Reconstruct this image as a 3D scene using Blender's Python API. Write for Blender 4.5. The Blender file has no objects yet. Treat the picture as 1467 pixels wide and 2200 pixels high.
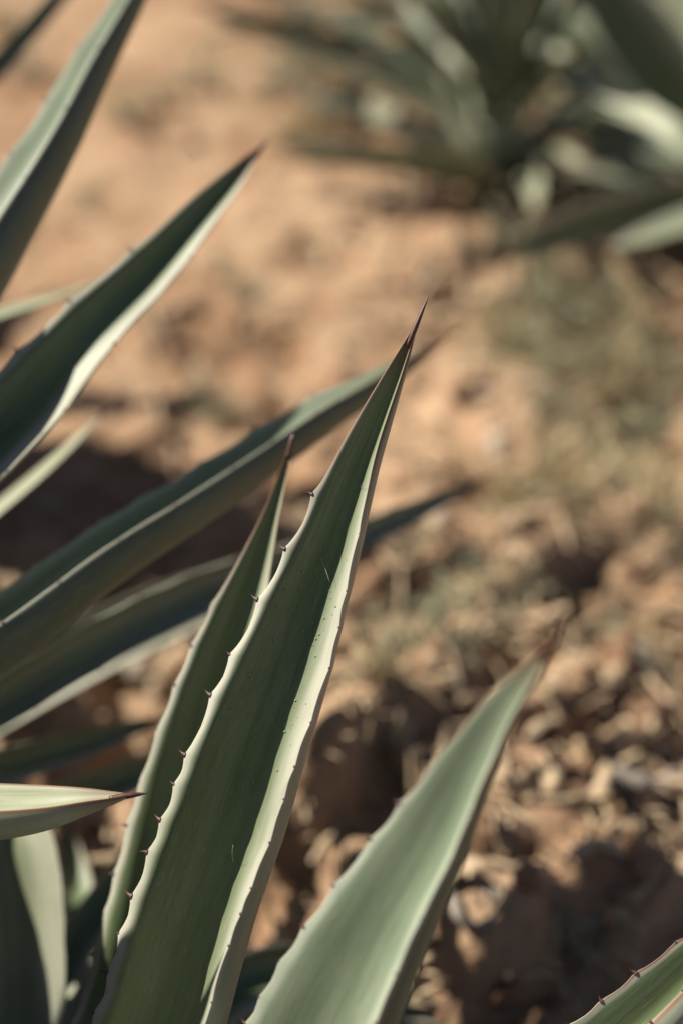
import bpy, bmesh, math, random
import numpy as np
from mathutils import Vector, Matrix

R = math.radians
SC = bpy.context.scene
COL = SC.collection

# ------------------------------------------------------------------ camera
CAM_H, PITCH, LENS, FOCUS = 1.25, 40.0, 50.0, 1.0
PW, PH = 1467.0, 2200.0
FPX = PH * LENS / 36.0
cam_d = bpy.data.cameras.new('camera')
cam_d.sensor_width = 36.0
cam_d.sensor_fit = 'AUTO'
cam_d.lens = LENS
cam_d.clip_start = 0.02
cam_d.clip_end = 2000.0
cam_d.dof.use_dof = True
cam_d.dof.focus_distance = FOCUS
cam_d.dof.aperture_fstop = 1.38
cam_d.dof.aperture_blades = 0
cam = bpy.data.objects.new('camera', cam_d)
COL.objects.link(cam)
cam.location = (0, 0, CAM_H)
cam.rotation_euler = (R(90 - PITCH), 0, 0)
SC.camera = cam

# ------------------------------------------------------------------ sky and sun
SUN_AZ, SUN_EL = -65.0, 44.0          # degrees from +Y towards +X, degrees above the horizon
SUN_TO = Vector((math.sin(R(SUN_AZ)) * math.cos(R(SUN_EL)), math.cos(R(SUN_AZ)) * math.cos(R(SUN_EL)), math.sin(R(SUN_EL))))
world = bpy.data.worlds.new('World')
SC.world = world
world.use_nodes = True
wn = world.node_tree
sky = wn.nodes.new('ShaderNodeTexSky')
sky.sky_type = 'NISHITA'
sky.sun_disc = False
sky.sun_elevation = R(SUN_EL)
sky.sun_rotation = R(SUN_AZ)
sky.dust_density = 1.0
sky.air_density = 0.5
sky.ozone_density = 0.5
wn.links.new(sky.outputs[0], wn.nodes['Background'].inputs[0])
wn.nodes['Background'].inputs[1].default_value = 0.05
sun_d = bpy.data.lights.new('sun', 'SUN')
sun_d.energy = 5.0
sun_d.angle = R(0.55)
sun_d.color = (1.0, 0.93, 0.82)
sun = bpy.data.objects.new('sun', sun_d)
COL.objects.link(sun)
sun.rotation_euler = SUN_TO.to_track_quat('Z', 'Y').to_euler()
SC.view_settings.view_transform = 'Standard'
SC.view_settings.look = 'None'
SC.view_settings.exposure = 0.65
SC.view_settings.gamma = 1.0
SC.view_settings.use_curve_mapping = False
SC.render.engine = 'CYCLES'
SC.cycles.use_denoising = True
SC.cycles.max_bounces = 4
SC.cycles.diffuse_bounces = 1

# ------------------------------------------------------------------ helpers
FW = np.array([0, math.cos(R(PITCH)), -math.sin(R(PITCH))])
UP = np.array([0, math.sin(R(PITCH)), math.cos(R(PITCH))])
RT = np.array([1.0, 0, 0])
CAM = np.array([0, 0, CAM_H])


def at(px, py, d):
    """pixel of the photograph and depth along the view axis (metres) -> point"""
    return CAM + d * (FW + RT * (px - PW / 2) / FPX + UP * (PH / 2 - py) / FPX)


def ground_at(px, py, z=0.0):
    v = FW + RT * (px - PW / 2) / FPX + UP * (PH / 2 - py) / FPX
    return CAM + v * (z - CAM_H) / v[2]


def project(p):
    q = np.asarray(p) - CAM
    d = q @ FW
    return PW / 2 + FPX * (q @ RT) / d, PH / 2 - FPX * (q @ UP) / d, d


def new_obj(name, me, parent=None, mat=None, label=None, cat=None, group=None, kind=None):
    o = bpy.data.objects.new(name, me)
    COL.objects.link(o)
    if parent is not None:
        o.parent = parent
        if parent.parent is None:
            o.matrix_parent_inverse = Matrix.Translation(-parent.location)
    if mat is not None and me is not None and not me.materials:
        me.materials.append(mat)
    if label:
        o['label'] = label
    if cat:
        o['category'] = cat
    if group:
        o['group'] = group
    if kind:
        o['kind'] = kind
    return o


def empty(name, loc, label, cat, group=None):
    o = new_obj(name, None, label=label, cat=cat, group=group)
    o.location = Vector(loc)
    return o


def mesh_from(name, V, F, smooth=True, attrs=None):
    me = bpy.data.meshes.new(name)
    V = np.asarray(V, dtype=np.float64)
    me.from_pydata(V.tolist(), [], F.tolist() if isinstance(F, np.ndarray) else F)
    me.update()
    if smooth:
        me.polygons.foreach_set('use_smooth', np.ones(len(me.polygons), dtype=bool))
    for k, a in (attrs or {}).items():
        at_ = me.attributes.new(k, 'FLOAT', 'POINT')
        at_.data.foreach_set('value', np.asarray(a, dtype=np.float32))
    return me


def catmull(P, n, power=1.0):
    """centripetal-ish Catmull-Rom through rows of P, n samples even in arc length (warped by power)"""
    P = np.asarray(P, float)
    d = np.linalg.norm(np.diff(P[:, :3], axis=0), axis=1) ** 0.8 + 1e-9
    k = np.concatenate([[0], np.cumsum(d)])
    m = np.gradient(P, k, axis=0)
    m[1:-1] = ((P[2:] - P[1:-1]) / d[1:, None] * d[:-1, None] + (P[1:-1] - P[:-2]) / d[:-1, None] * d[1:, None]) / (d[1:] + d[:-1])[:, None]
    u = np.linspace(0, k[-1], 800)
    i = np.clip(np.searchsorted(k, u, side='right') - 1, 0, len(d) - 1)
    h = d[i]
    x = ((u - k[i]) / h)[:, None]
    h = h[:, None]
    C = (2 * x**3 - 3 * x**2 + 1) * P[i] + (x**3 - 2 * x**2 + x) * h * m[i] + (-2 * x**3 + 3 * x**2) * P[i + 1] + (x**3 - x**2) * h * m[i + 1]
    L = np.concatenate([[0], np.cumsum(np.linalg.norm(np.diff(C[:, :3], axis=0), axis=1))])
    tt = 1 - (1 - np.linspace(0, 1, n)) ** power
    return np.stack([np.interp(tt * L[-1], L, C[:, j]) for j in range(C.shape[1])], 1), L[-1] * tt


def hash2(ix, iy, seed):
    h = (ix.astype(np.int64) * 374761393 + iy.astype(np.int64) * 668265263 + seed * 974634577) & 0x7FFFFFFF
    h = ((h ^ (h >> 13)) * 1274126177) & 0x7FFFFFFF
    return ((h ^ (h >> 16)) & 0xFFFF) / 65535.0


def vnoise(x, y, seed=0):
    ix, iy = np.floor(x), np.floor(y)
    fx, fy = x - ix, y - iy
    fx, fy = fx * fx * (3 - 2 * fx), fy * fy * (3 - 2 * fy)
    a, b = hash2(ix, iy, seed), hash2(ix + 1, iy, seed)
    c, d = hash2(ix, iy + 1, seed), hash2(ix + 1, iy + 1, seed)
    return (a * (1 - fx) + b * fx) * (1 - fy) + (c * (1 - fx) + d * fx) * fy


# ------------------------------------------------------------------ materials
class Mat:
    def __init__(self, name, rough=0.6, spec=0.5):
        self.m = bpy.data.materials.new(name)
        self.m.use_nodes = True
        self.t = self.m.node_tree
        self.b = self.t.nodes['Principled BSDF']
        self.b.inputs['Roughness'].default_value = rough
        self.b.inputs['Specular IOR Level'].default_value = spec

    def n(self, kind, **kw):
        nd = self.t.nodes.new(kind)
        for k, v in kw.items():
            if k.startswith('i_'):
                key = k[2:]
                nd.inputs[int(key) if key.isdigit() else key].default_value = v
            else:
                setattr(nd, k, v)
        return nd

    def l(self, a, b):
        self.t.links.new(a, b)

    def math(self, op, a, b=None, clamp=False):
        nd = self.n('ShaderNodeMath', operation=op, use_clamp=clamp)
        for i, v in enumerate((a, b)):
            if v is None:
                continue
            if isinstance(v, (int, float)):
                nd.inputs[i].default_value = v
            else:
                self.l(v, nd.inputs[i])
        return nd.outputs[0]

    def mix(self, fac, a, b, blend='MIX'):
        nd = self.n('ShaderNodeMix', data_type='RGBA', blend_type=blend)
        for sock, v in ((nd.inputs[0], fac), (nd.inputs[6], a), (nd.inputs[7], b)):
            if isinstance(v, (int, float)):
                sock.default_value = v
            elif isinstance(v, (tuple, list)):
                sock.default_value = (*v, 1.0)
            else:
                self.l(v, sock)
        return nd.outputs[2]

    def ramp(self, fac, lo, hi):
        nd = self.n('ShaderNodeMapRange')
        nd.interpolation_type = 'SMOOTHSTEP'
        self.l(fac, nd.inputs[0])
        nd.inputs[1].default_value = lo
        nd.inputs[2].default_value = hi
        return nd.outputs[0]

    def noise(self, vec, scale, detail=3.0, rough=0.55, dist=0.0):
        nd = self.n('ShaderNodeTexNoise')
        nd.inputs['Scale'].default_value = scale
        nd.inputs['Detail'].default_value = detail
        nd.inputs['Roughness'].default_value = rough
        nd.inputs['Distortion'].default_value = dist
        if vec is not None:
            self.l(vec, nd.inputs['Vector'])
        return nd.outputs[0]

    def attr(self, name):
        return self.n('ShaderNodeAttribute', attribute_name=name).outputs['Fac']

    def comb(self, x, y, z):
        nd = self.n('ShaderNodeCombineXYZ')
        for i, v in enumerate((x, y, z)):
            if isinstance(v, (int, float)):
                nd.inputs[i].default_value = v
            else:
                self.l(v, nd.inputs[i])
        return nd.outputs[0]

    def coord(self, kind='Object'):
        return self.n('ShaderNodeTexCoord').outputs[kind]

    def rand(self):
        return self.n('ShaderNodeObjectInfo').outputs['Random']

    def bump(self, h, strength, dist):
        nd = self.n('ShaderNodeBump')
        nd.inputs['Strength'].default_value = strength
        nd.inputs['Distance'].default_value = dist
        self.l(h, nd.inputs['Height'])
        self.l(nd.outputs[0], self.b.inputs['Normal'])


def leaf_material(name, green, bloom, under, sunlit_wax=(0.47, 0.46, 0.385), rough=0.46):
    M = Mat(name, rough, 0.35)
    s, d, face = M.attr('side'), M.attr('along'), M.attr('upper')
    rnd = M.math('MULTIPLY', M.rand(), 40.0)
    streak = M.noise(M.comb(M.math('MULTIPLY', s, 5.0), M.math('MULTIPLY', d, 4.0), rnd), 1.0, 4.0, 0.55)
    fine = M.noise(M.comb(M.math('MULTIPLY', s, 45.0), M.math('MULTIPLY', d, 30.0), rnd), 1.0, 3.0, 0.6)
    blot = M.noise(M.comb(M.math('MULTIPLY', s, 2.2), M.math('MULTIPLY', d, 9.0), rnd), 1.0, 3.0, 0.6, 0.4)
    f = M.math('ADD', M.math('MULTIPLY', streak, 0.5), M.math('MULTIPLY', blot, 0.5))
    waxy = M.ramp(f, 0.30, 0.70)
    lit_wing = M.math('MULTIPLY', M.math('MAXIMUM', M.ramp(s, 0.30, 0.85), M.ramp(M.math('MULTIPLY', s, -1.0), 0.80, 0.93)), 0.9)  # pale margin wax, widened over the sunlit flank; light put into the colour
    lit_wing = M.math('MULTIPLY', lit_wing, M.math('ADD', 0.62, M.math('MULTIPLY', M.ramp(blot, 0.3, 0.6), 0.38)))
    up = M.mix(waxy, green, bloom)
    up = M.mix(lit_wing, up, sunlit_wax)
    dn = M.mix(M.math('MULTIPLY', waxy, 0.6), under, tuple(c * 0.8 for c in under))
    col = M.mix(face, dn, up)
    col = M.mix(M.math('MULTIPLY', M.ramp(fine, 0.3, 0.75), 0.15), col, tuple(c * 1.5 for c in bloom))
    # tiny dark and pale spots
    sp = M.noise(M.comb(M.math('MULTIPLY', s, 60.0), M.math('MULTIPLY', d, 160.0), rnd), 1.0, 1.0, 0.5)
    col = M.mix(M.math('MULTIPLY', M.ramp(sp, 0.74, 0.8), 0.55), col, (0.07, 0.055, 0.03))
    scar = M.noise(M.comb(M.math('MULTIPLY', s, 7.0), M.math('MULTIPLY', d, 55.0), rnd), 1.0, 4.0, 0.7, 0.8)
    col = M.mix(M.math('MULTIPLY', M.ramp(scar, 0.66, 0.74), 0.5), col, (0.30, 0.29, 0.20))
    dust = M.noise(M.comb(M.math('MULTIPLY', s, 22.0), M.math('MULTIPLY', d, 90.0), rnd), 1.0, 5.0, 0.75)
    col = M.mix(M.math('MULTIPLY', M.ramp(dust, 0.50, 0.76), 0.4), col, (0.32, 0.30, 0.21))
    # pale margin, horny and red brown towards the tip
    e = M.attr('rim')                                    # metres from the margin
    edge = M.math('SUBTRACT', 1.0, M.ramp(e, 0.0004, 0.0018))
    tipd = M.attr('tip')                                 # metres from the tip
    horn = M.math('SUBTRACT', 1.0, M.ramp(tipd, 0.07, 0.20))
    mcol = M.mix(horn, (0.48, 0.46, 0.37), (0.23, 0.12, 0.07))
    col = M.mix(M.math('MULTIPLY', edge, M.math('ADD', M.math('MULTIPLY', horn, 0.45), 0.5)), col, mcol)
    tipz = M.math('SUBTRACT', 1.0, M.ramp(tipd, 0.012, 0.05))
    col = M.mix(M.math('MULTIPLY', tipz, 0.55), col, (0.17, 0.09, 0.05))
    M.l(col, M.b.inputs['Base Color'])
    M.l(M.math('ADD', M.math('MULTIPLY', fine, 0.2), rough - 0.1), M.b.inputs['Roughness'])
    M.b.inputs['Sheen Weight'].default_value = 0.06
    M.b.inputs['Sheen Roughness'].default_value = 0.4
    M.bump(M.math('ADD', M.math('MULTIPLY', streak, 0.6), M.math('MULTIPLY', fine, 0.25)), 0.22, 0.002)
    return M.m


def simple_material(name, a, b, scale, rough=0.7, bump=0.3, dist=0.003, spec=0.3):
    M = Mat(name, rough, spec)
    c = M.coord('Object')
    nz = M.noise(c, scale, 4.0, 0.6)
    nz2 = M.noise(c, scale * 0.17, 2.0, 0.5)
    col = M.mix(M.ramp(nz, 0.3, 0.7), a, b)
    col = M.mix(M.math('MULTIPLY', M.rand(), 0.3), col, tuple(0.6 * x for x in a))
    col = M.mix(M.math('MULTIPLY', nz2, 0.35), col, tuple(1.25 * x for x in b))
    M.l(col, M.b.inputs['Base Color'])
    M.bump(nz, bump, dist)
    return M.m


M_LEAF = leaf_material('agave_leaf', (0.08, 0.125, 0.042), (0.155, 0.195, 0.105), (0.31, 0.33, 0.25))
M_LEAF_BLUE = leaf_material('agave_leaf_glaucous', (0.115, 0.165, 0.095), (0.22, 0.26, 0.18), (0.10, 0.13, 0.09), (0.38, 0.42, 0.33))  # underside kept dark: shade put into its colour against ground bounce
M_LEAF_LIT = leaf_material('agave_leaf_lit', (0.20, 0.23, 0.13), (0.36, 0.38, 0.26), (0.34, 0.35, 0.25), (0.46, 0.47, 0.36))  # pale copy for leaves in sun, the light put into its colour
M_LEAF_SHADED = leaf_material('agave_leaf_shaded', (0.05, 0.085, 0.045), (0.10, 0.135, 0.08), (0.10, 0.125, 0.08), (0.24, 0.26, 0.20))  # dark copy for crowded leaves, their shade put into its colour
M_SPINE = simple_material('spine_horn', (0.045, 0.02, 0.016), (0.12, 0.055, 0.04), 400, 0.4, 0.2, 0.0005, 0.5)
M_TOOTH = simple_material('tooth_horn', (0.045, 0.02, 0.022), (0.11, 0.045, 0.042), 500, 0.45, 0.2, 0.0004, 0.4)
M_STONE = simple_material('pale_stone', (0.44, 0.36, 0.28), (0.60, 0.51, 0.41), 40, 0.85, 0.4, 0.004)
M_CLOD = simple_material('soil_clod', (0.20, 0.112, 0.065), (0.36, 0.23, 0.145), 30, 0.95, 0.6, 0.006, 0.1)
M_STRAW = simple_material('dry_straw', (0.34, 0.23, 0.13), (0.58, 0.45, 0.30), 60, 0.8, 0.3, 0.002, 0.2)
M_WEED = simple_material('weed_leaf', (0.20, 0.195, 0.105), (0.38, 0.365, 0.24), 25, 0.75, 0.2, 0.002, 0.2)
M_WEED_DRY = simple_material('weed_dry', (0.34, 0.27, 0.14), (0.56, 0.46, 0.28), 25, 0.8, 0.2, 0.002, 0.2)
M_TWIG = simple_material('grey_twig', (0.20, 0.16, 0.13), (0.36, 0.31, 0.26), 50, 0.85, 0.5, 0.002, 0.2)
M_STEM = simple_material('agave_stem', (0.05, 0.05, 0.03), (0.12, 0.11, 0.06), 30, 0.8, 0.5, 0.004, 0.2)
M_SILK = simple_material('silk', (0.7, 0.7, 0.66), (0.8, 0.8, 0.76), 10, 0.4, 0.0, 0.001, 0.5)


def soil_material():
    M = Mat('red_soil', 0.95, 0.1)
    c = M.coord('Object')
    big = M.noise(c, 1.6, 4.0, 0.6)
    mid = M.noise(c, 9.0, 5.0, 0.65, 0.3)
    fine = M.noise(c, 70.0, 4.0, 0.7)
    col = M.mix(M.ramp(big, 0.32, 0.68), (0.26, 0.145, 0.078), (0.43, 0.28, 0.172))
    col = M.mix(M.math('MULTIPLY', M.ramp(mid, 0.35, 0.7), 0.6), col, (0.50, 0.36, 0.235))
    col = M.mix(M.math('MULTIPLY', M.ramp(fine, 0.5, 0.8), 0.5), col, (0.15, 0.085, 0.05))
    M.l(col, M.b.inputs['Base Color'])
    M.bump(M.math('ADD', M.math('MULTIPLY', mid, 1.0), M.math('MULTIPLY', fine, 0.4)), 0.9, 0.012)
    return M.m


M_SOIL = soil_material()


# ------------------------------------------------------------------ ground
def ground_height(x, y):
    x, y = np.asarray(x, float), np.asarray(y, float)
    dist = np.hypot(x - 0.3, y - 1.8)
    fade = np.clip(1.6 - dist / 14.0, 0.25, 1.0)
    rough = np.clip(0.35 + 0.9 * (0.75 + 0.55 * x - 0.55 * (y - 1.5)), 0.25, 1.3)      # rougher at the near right
    h = 0.08 * (vnoise(x * 1.1, y * 1.1, 1) - 0.5)
    h += rough * (0.075 * (vnoise(x * 4.3, y * 4.3, 2) - 0.5) + 0.06 * (vnoise(x * 9.5, y * 9.5, 3) - 0.5))
    h += rough * (0.034 * (vnoise(x * 22, y * 22, 4) - 0.5) + 0.022 * (vnoise(x * 47, y * 47, 5) - 0.5))
    for (bx, by, bw, bh, tail) in BANKS:
        wob = 0.05 * (vnoise(x * 9 + bx * 7, y * 3 + 5, 31) - 0.5) + 0.025 * (vnoise(x * 27, y * 9, 32) - 0.5)
        v = -0.66 * (x - bx) + 0.75 * (y - by) + wob
        lat = np.exp(-((0.75 * (x - bx) + 0.66 * (y - by)) / bw) ** 2)
        step = 1 / (1 + np.exp(-np.clip(v / 0.009, -40, 40)))
        h = h + bh * lat * step * np.exp(-np.clip(v, 0, None) / tail)
    return h * fade


BANKS = []  # earth steps, many added and turned so their faces throw shadow
for (px_, py_, w_, h_, t_) in [(1110, 2060, .15, .085, .16), (1350, 2085, .13, .075, .16), (830, 1670, .13, .09, .10), (1230, 1545, .15, .07, .12), (740, 1790, .12, .07, .10), (960, 1270, .2, .08, .12),
                               (1150, 1275, .16, .07, .12), (700, 1270, .14, .07, .1), (1130, 1690, .10, .03, .08), (1400, 1730, .12, .035, .09), (760, 1400, .12, .06, .1), (320, 1360, .14, .06, .1), (1300, 1890, .10, .025, .08),
                               (1420, 1560, .13, .07, .1), (1050, 1480, .12, .06, .08), (1300, 1180, .15, .05, .12), (900, 1080, .14, .04, .12), (250, 980, .12, .05, .1)]:
    g_ = ground_at(px_, py_, 0.02)
    BANKS.append((g_[0], g_[1], w_, h_, t_))


def axis_samples(c0, half, step, far):
    a = np.arange(-half, half + step / 2, step)
    out, s, p = [], step, half
    while p < far:
        s *= 1.22
        p += s
        out.append(p)
    out = np.array(out)
    return c0 + np.concatenate([-out[::-1], a, out])


gx, gy = axis_samples(0.3, 2.0, 0.014, 400), axis_samples(2.0, 2.0, 0.014, 400)
GX, GY = np.meshgrid(gx, gy)
GZ = ground_height(GX, GY)
nx, ny = len(gx), len(gy)
ii = np.arange(nx * ny).reshape(ny, nx)
gf = np.stack([ii[:-1, :-1], ii[:-1, 1:], ii[1:, 1:], ii[1:, :-1]], -1).reshape(-1, 4)
new_obj('ground', mesh_from('ground', np.stack([GX.ravel(), GY.ravel(), GZ.ravel()], 1), gf), mat=M_SOIL, kind='structure')

# ------------------------------------------------------------------ agave leaf
PROF = [(-1, 25), (-0.86, -5), (-0.6, -34), (-0.2, -16), (0.15, 0), (0.45, 26), (0.75, 55), (1, 68)]
PROF_SYM = [(-1, -58), (-0.7, -45), (-0.4, -24), (0, 0), (0.4, 24), (0.7, 45), (1, 58)]


def tooth_mesh():
    """a small hooked prickle: base in the y-z plane, pointing along +x, hooked along +y"""
    V, F = [], []
    n, m = 7, 6
    for i in range(m):
        u = i / (m - 1)
        r = (1 - u) ** 1.7 + 0.05 * (1 - u)
        for j in range(n):
            a = 2 * math.pi * j / n
            V.append((u * 1.15 - 0.12, 0.36 * r * math.cos(a) + 0.5 * u * u, 0.22 * r * math.sin(a)))
    for i in range(m - 1):
        for j in range(n):
            F.append((i * n + j, i * n + (j + 1) % n, (i + 1) * n + (j + 1) % n, (i + 1) * n + j))
    return mesh_from('tooth', V, F)


TOOTH = tooth_mesh()
TOOTH.materials.append(M_TOOTH)


class Leaf:
    """one agave leaf with its terminal spine and margin teeth.
    pts: rows (x, y, z, half width in m) base -> tip; facing: camera | (vector towards which the upper face looks)"""

    def __init__(self, plant, pts, mat, prof=PROF, roll=0.0, facing=None, thick=0.30, seg=80, ns=17, spine=0.03, spine_to=None,
                 teeth=(), tooth_size=0.005, tip_prof=None, wave=0.003, spine_r=0.0022, right_scale=1.0):
        self.plant = plant
        C, self.L = catmull(pts, seg, 1.25)
        P, W = C[:, :3], np.maximum(C[:, 3], 0.0012)
        self.P, self.W = P, W
        T = np.gradient(P, axis=0)
        T /= np.linalg.norm(T, axis=1)[:, None]
        N = (CAM - P) if facing is None else np.repeat(np.asarray(facing, float)[None], seg, 0)
        N = N - T * (N * T).sum(1)[:, None]
        N /= np.linalg.norm(N, axis=1)[:, None]
        B = np.cross(T, N)
        self.T, self.N, self.B = T, N, B
        tt = self.L / self.L[-1]
        # teeth: list of (t, side)
        self.teeth = list(teeth)
        ss = np.sin(np.linspace(-math.pi / 2, math.pi / 2, ns))
        s_f = np.linspace(-1, 1, 401)
        up, lo = np.zeros((seg, ns, 3)), np.zeros((seg, ns, 3))
        nor = np.zeros((seg, ns, 3))
        outv = np.zeros((seg, 2, 3))
        keys = prof if isinstance(prof[0][1], list) else [(0.35, list(prof)), (0.95, list(tip_prof or prof))]
        ker = np.hanning(37)
        ker /= ker.sum()
        sm = lambda a: np.convolve(np.pad(a, 18, mode='edge'), ker, 'valid')
        kt = [k for k, _ in keys]
        kp = [sm(np.interp(s_f, [q[0] for q in p], [q[1] for q in p])) for _, p in keys]
        for i in range(seg):
            j = int(np.clip(np.searchsorted(kt, tt[i], side='right') - 1, 0, len(kt) - 2))
            k = np.clip((tt[i] - kt[j]) / (kt[j + 1] - kt[j]), 0, 1)
            k = k * k * (3 - 2 * k)
            rl = roll(tt[i]) if callable(roll) else roll
            th = np.radians(kp[j] * (1 - k) + kp[j + 1] * k + rl)
            x = np.concatenate([[0], np.cumsum((np.cos(th[1:]) + np.cos(th[:-1])) / 2 * (s_f[1] - s_f[0]))])
            h = np.concatenate([[0], np.cumsum((np.sin(th[1:]) + np.sin(th[:-1])) / 2 * (s_f[1] - s_f[0]))])
            thk = thick * (1 - np.abs(s_f) ** 2.2) ** 0.8 + 0.016
            lx, lh = x + np.sin(th) * thk, h - np.cos(th) * thk
            a0, a1 = min(x.min(), lx.min()), max(x.max(), lx.max())
            sc = 2.0 / (a1 - a0)
            c0 = (a0 + a1) / 2
            hm = np.interp(0, s_f, h)
            ux, uh, wx, wh = (np.interp(ss, s_f, a) for a in ((x - c0) * sc, (h - hm) * sc, (lx - c0) * sc, (lh - hm) * sc))
            tn = np.interp(ss, s_f, th)
            up[i] = P[i] + W[i] * (ux[:, None] * B[i] + uh[:, None] * N[i])
            lo[i] = P[i] + W[i] * (wx[:, None] * B[i] + wh[:, None] * N[i])
            nor[i] = -np.sin(tn)[:, None] * B[i] + np.cos(tn)[:, None] * N[i]
            e0, e1 = th[0] * 0.35, th[-1] * 0.55          # the teeth stand out sideways from the margin
            outv[i, 0] = -(math.cos(e0) * B[i] + math.sin(e0) * N[i])
            outv[i, 1] = math.cos(e1) * B[i] + math.sin(e1) * N[i]
            wv = [0.0, 0.0]
            for (tq, sd) in self.teeth:
                dd = abs(self.L[i] - tq * self.L[-1])
                q = 0 if sd < 0 else 1
                wv[q] = max(wv[q], math.exp(-dd / 0.010))
            for q, col in ((0, (1 - ss) / 2), (1, (1 + ss) / 2)):
                e = wave * (1.0 if q == 0 else 0.45) * wv[q] * min(1, W[i] / 0.015)
                g = (col ** 14)[:, None] * e * outv[i, q]
                up[i] += g
                lo[i] += g
        self.up, self.nor, self.outv, self.ss = up, nor, outv, ss
        ring = np.concatenate([up, lo[:, ::-1]], 1)
        m = ring.shape[1]
        V = ring.reshape(-1, 3)
        idx = np.arange(seg * m).reshape(seg, m)
        F = np.stack([idx[:-1], np.roll(idx[:-1], -1, 1), np.roll(idx[1:], -1, 1), idx[1:]], -1).reshape(-1, 4)
        F = [tuple(f) for f in F.tolist()] + [tuple(idx[0][::-1].tolist()), tuple(idx[-1].tolist())]
        arcw = np.array([np.linalg.norm(np.diff(up[i], axis=0), axis=1).sum() / 2 for i in range(seg)])
        s2 = np.concatenate([ss, ss[::-1]])
        at_side = np.tile(s2, seg)
        at_up = np.tile(np.concatenate([np.ones(ns), np.zeros(ns)]), seg)
        along = np.repeat(self.L, m)
        tip = np.repeat(self.L[-1] - self.L, m)
        rim = ((1 - np.abs(s2))[None] * arcw[:, None]).ravel()
        me = mesh_from('leaf', V, F, attrs={'side': at_side, 'upper': at_up, 'along': along, 'tip': tip, 'rim': rim})
        self.o = new_obj('leaf', me, parent=plant, mat=mat)
        # terminal spine
        if spine > 0:
            e = spine_to if spine_to is not None else P[-1] + T[-1] * spine
            d = e - P[-1]
            st = P[-1] - T[-1] * 0.012
            mid = P[-1] + d * 0.35 + T[-1] * 0.002
            Cs, _ = catmull([(*st, spine_r * 0.9), (*P[-1], spine_r), (*mid, spine_r * 0.72), (*e, 0.0001)], 14)
            self.o_spine = tube('terminal_spine', Cs[:, :3], np.maximum(Cs[:, 3], 0.0001), M_SPINE, self.o, 8)
        for (tq, sd) in self.teeth:
            self.add_tooth(tq, sd, tooth_size * random.choice([0.55, 0.7, 0.85, 1.0, 1.0, 1.15]) * (right_scale if sd > 0 else 1))

    def sample(self, t, s):
        li = t * self.L[-1]
        f = np.interp(li, self.L, np.arange(len(self.L)))
        i = int(min(f, len(self.L) - 2))
        k = f - i
        row = self.up[i] * (1 - k) + self.up[i + 1] * k
        rn = self.nor[i]
        p = np.array([np.interp(s, self.ss, row[:, j]) for j in range(3)])
        n = np.array([np.interp(s, self.ss, rn[:, j]) for j in range(3)])
        return p, n / np.linalg.norm(n), self.T[i], self.outv[i]

    def add_tooth(self, t, sd, size):
        p, n, T, ov = self.sample(t, sd)
        o = ov[0 if sd < 0 else 1]
        o = o / np.linalg.norm(o)
        hook = T * random.choice([1, 1, -0.5]) * random.uniform(0.5, 1.1)
        y = T - o * (T @ o)
        y /= np.linalg.norm(y)
        if hook @ T < 0:
            y = -y
        z = np.cross(o, y)
        ob = new_obj('tooth', TOOTH, parent=self.o)
        mw = Matrix(((o[0], y[0], z[0], p[0]), (o[1], y[1], z[1], p[1]), (o[2], y[2], z[2], p[2]), (0, 0, 0, 1))) @ Matrix.Diagonal((size, size * random.uniform(0.7, 1.0), size, 1))
        ob.matrix_basis = mw


def tube(name, P, r, mat, parent=None, n=8, **kw):
    P = np.asarray(P, float)
    r = np.broadcast_to(np.asarray(r, float), (len(P),))
    T = np.gradient(P, axis=0)
    T /= np.linalg.norm(T, axis=1)[:, None] + 1e-12
    a = np.array([0, 0, 1.0]) if abs(T[0, 2]) < 0.8 else np.array([1.0, 0, 0])
    V = []
    for i in range(len(P)):
        x = a - T[i] * (a @ T[i])
        x /= np.linalg.norm(x)
        a = x
        y = np.cross(T[i], x)
        for j in range(n):
            q = 2 * math.pi * j / n
            V.append(P[i] + r[i] * (math.cos(q) * x + math.sin(q) * y))
    F = []
    for i in range(len(P) - 1):
        for j in range(n):
            F.append((i * n + j, i * n + (j + 1) % n, (i + 1) * n + (j + 1) % n, (i + 1) * n + j))
    F.append(tuple(range(n))[::-1])
    F.append(tuple((len(P) - 1) * n + j for j in range(n)))
    return new_obj(name, mesh_from(name, V, F), parent=parent, mat=mat, **kw)


def px_pts(rows, base=None):
    """rows of (px, py, depth, half width px), base rows of (x, y, z, half width m)"""
    out = [tuple(b) for b in (base or [])]
    for (x, y, d, w) in rows:
        out.append((*at(x, y, d), w / FPX * d))
    return out


def px_t(leaf, px, py):
    """fraction along a leaf whose axis runs closest to a pixel"""
    q = np.array([project(p)[:2] for p in leaf])
    return q


random.seed(7)

# ------------------------------------------------------------------ agave plants
def in_frame(p, margin=70):
    x, y, d = project(p)
    return d > 0.02 and -margin < x < PW + margin and -margin < y < PH + margin


def gen_pts(base, az, el, length, hw, droop=0.1, r0=0.05, z0=0.1, sway=0.0):
    """a generic rosette leaf: azimuth (degrees from +Y towards +X), elevation, length, half width"""
    a, e = R(az), R(el)
    rad = np.array([math.sin(a), math.cos(a), 0.0])
    side = np.array([math.cos(a), -math.sin(a), 0.0])
    b = np.asarray(base, float) + rad * r0 + np.array([0, 0, z0])
    rows = []
    for t, w in ((0, 0.75), (0.12, 0.7), (0.3, 0.86), (0.5, 1.0), (0.68, 0.86), (0.82, 0.6), (0.93, 0.28), (1.0, 0.05)):
        d = rad * math.cos(e) + np.array([0, 0, math.sin(e)])
        p = b + d * length * t + np.array([0, 0, -droop * length * t * t]) + side * sway * length * t * t
        rows.append((*p, hw * w))
    face = -rad * math.sin(e) + np.array([0, 0, math.cos(e)])
    return rows, face


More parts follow.
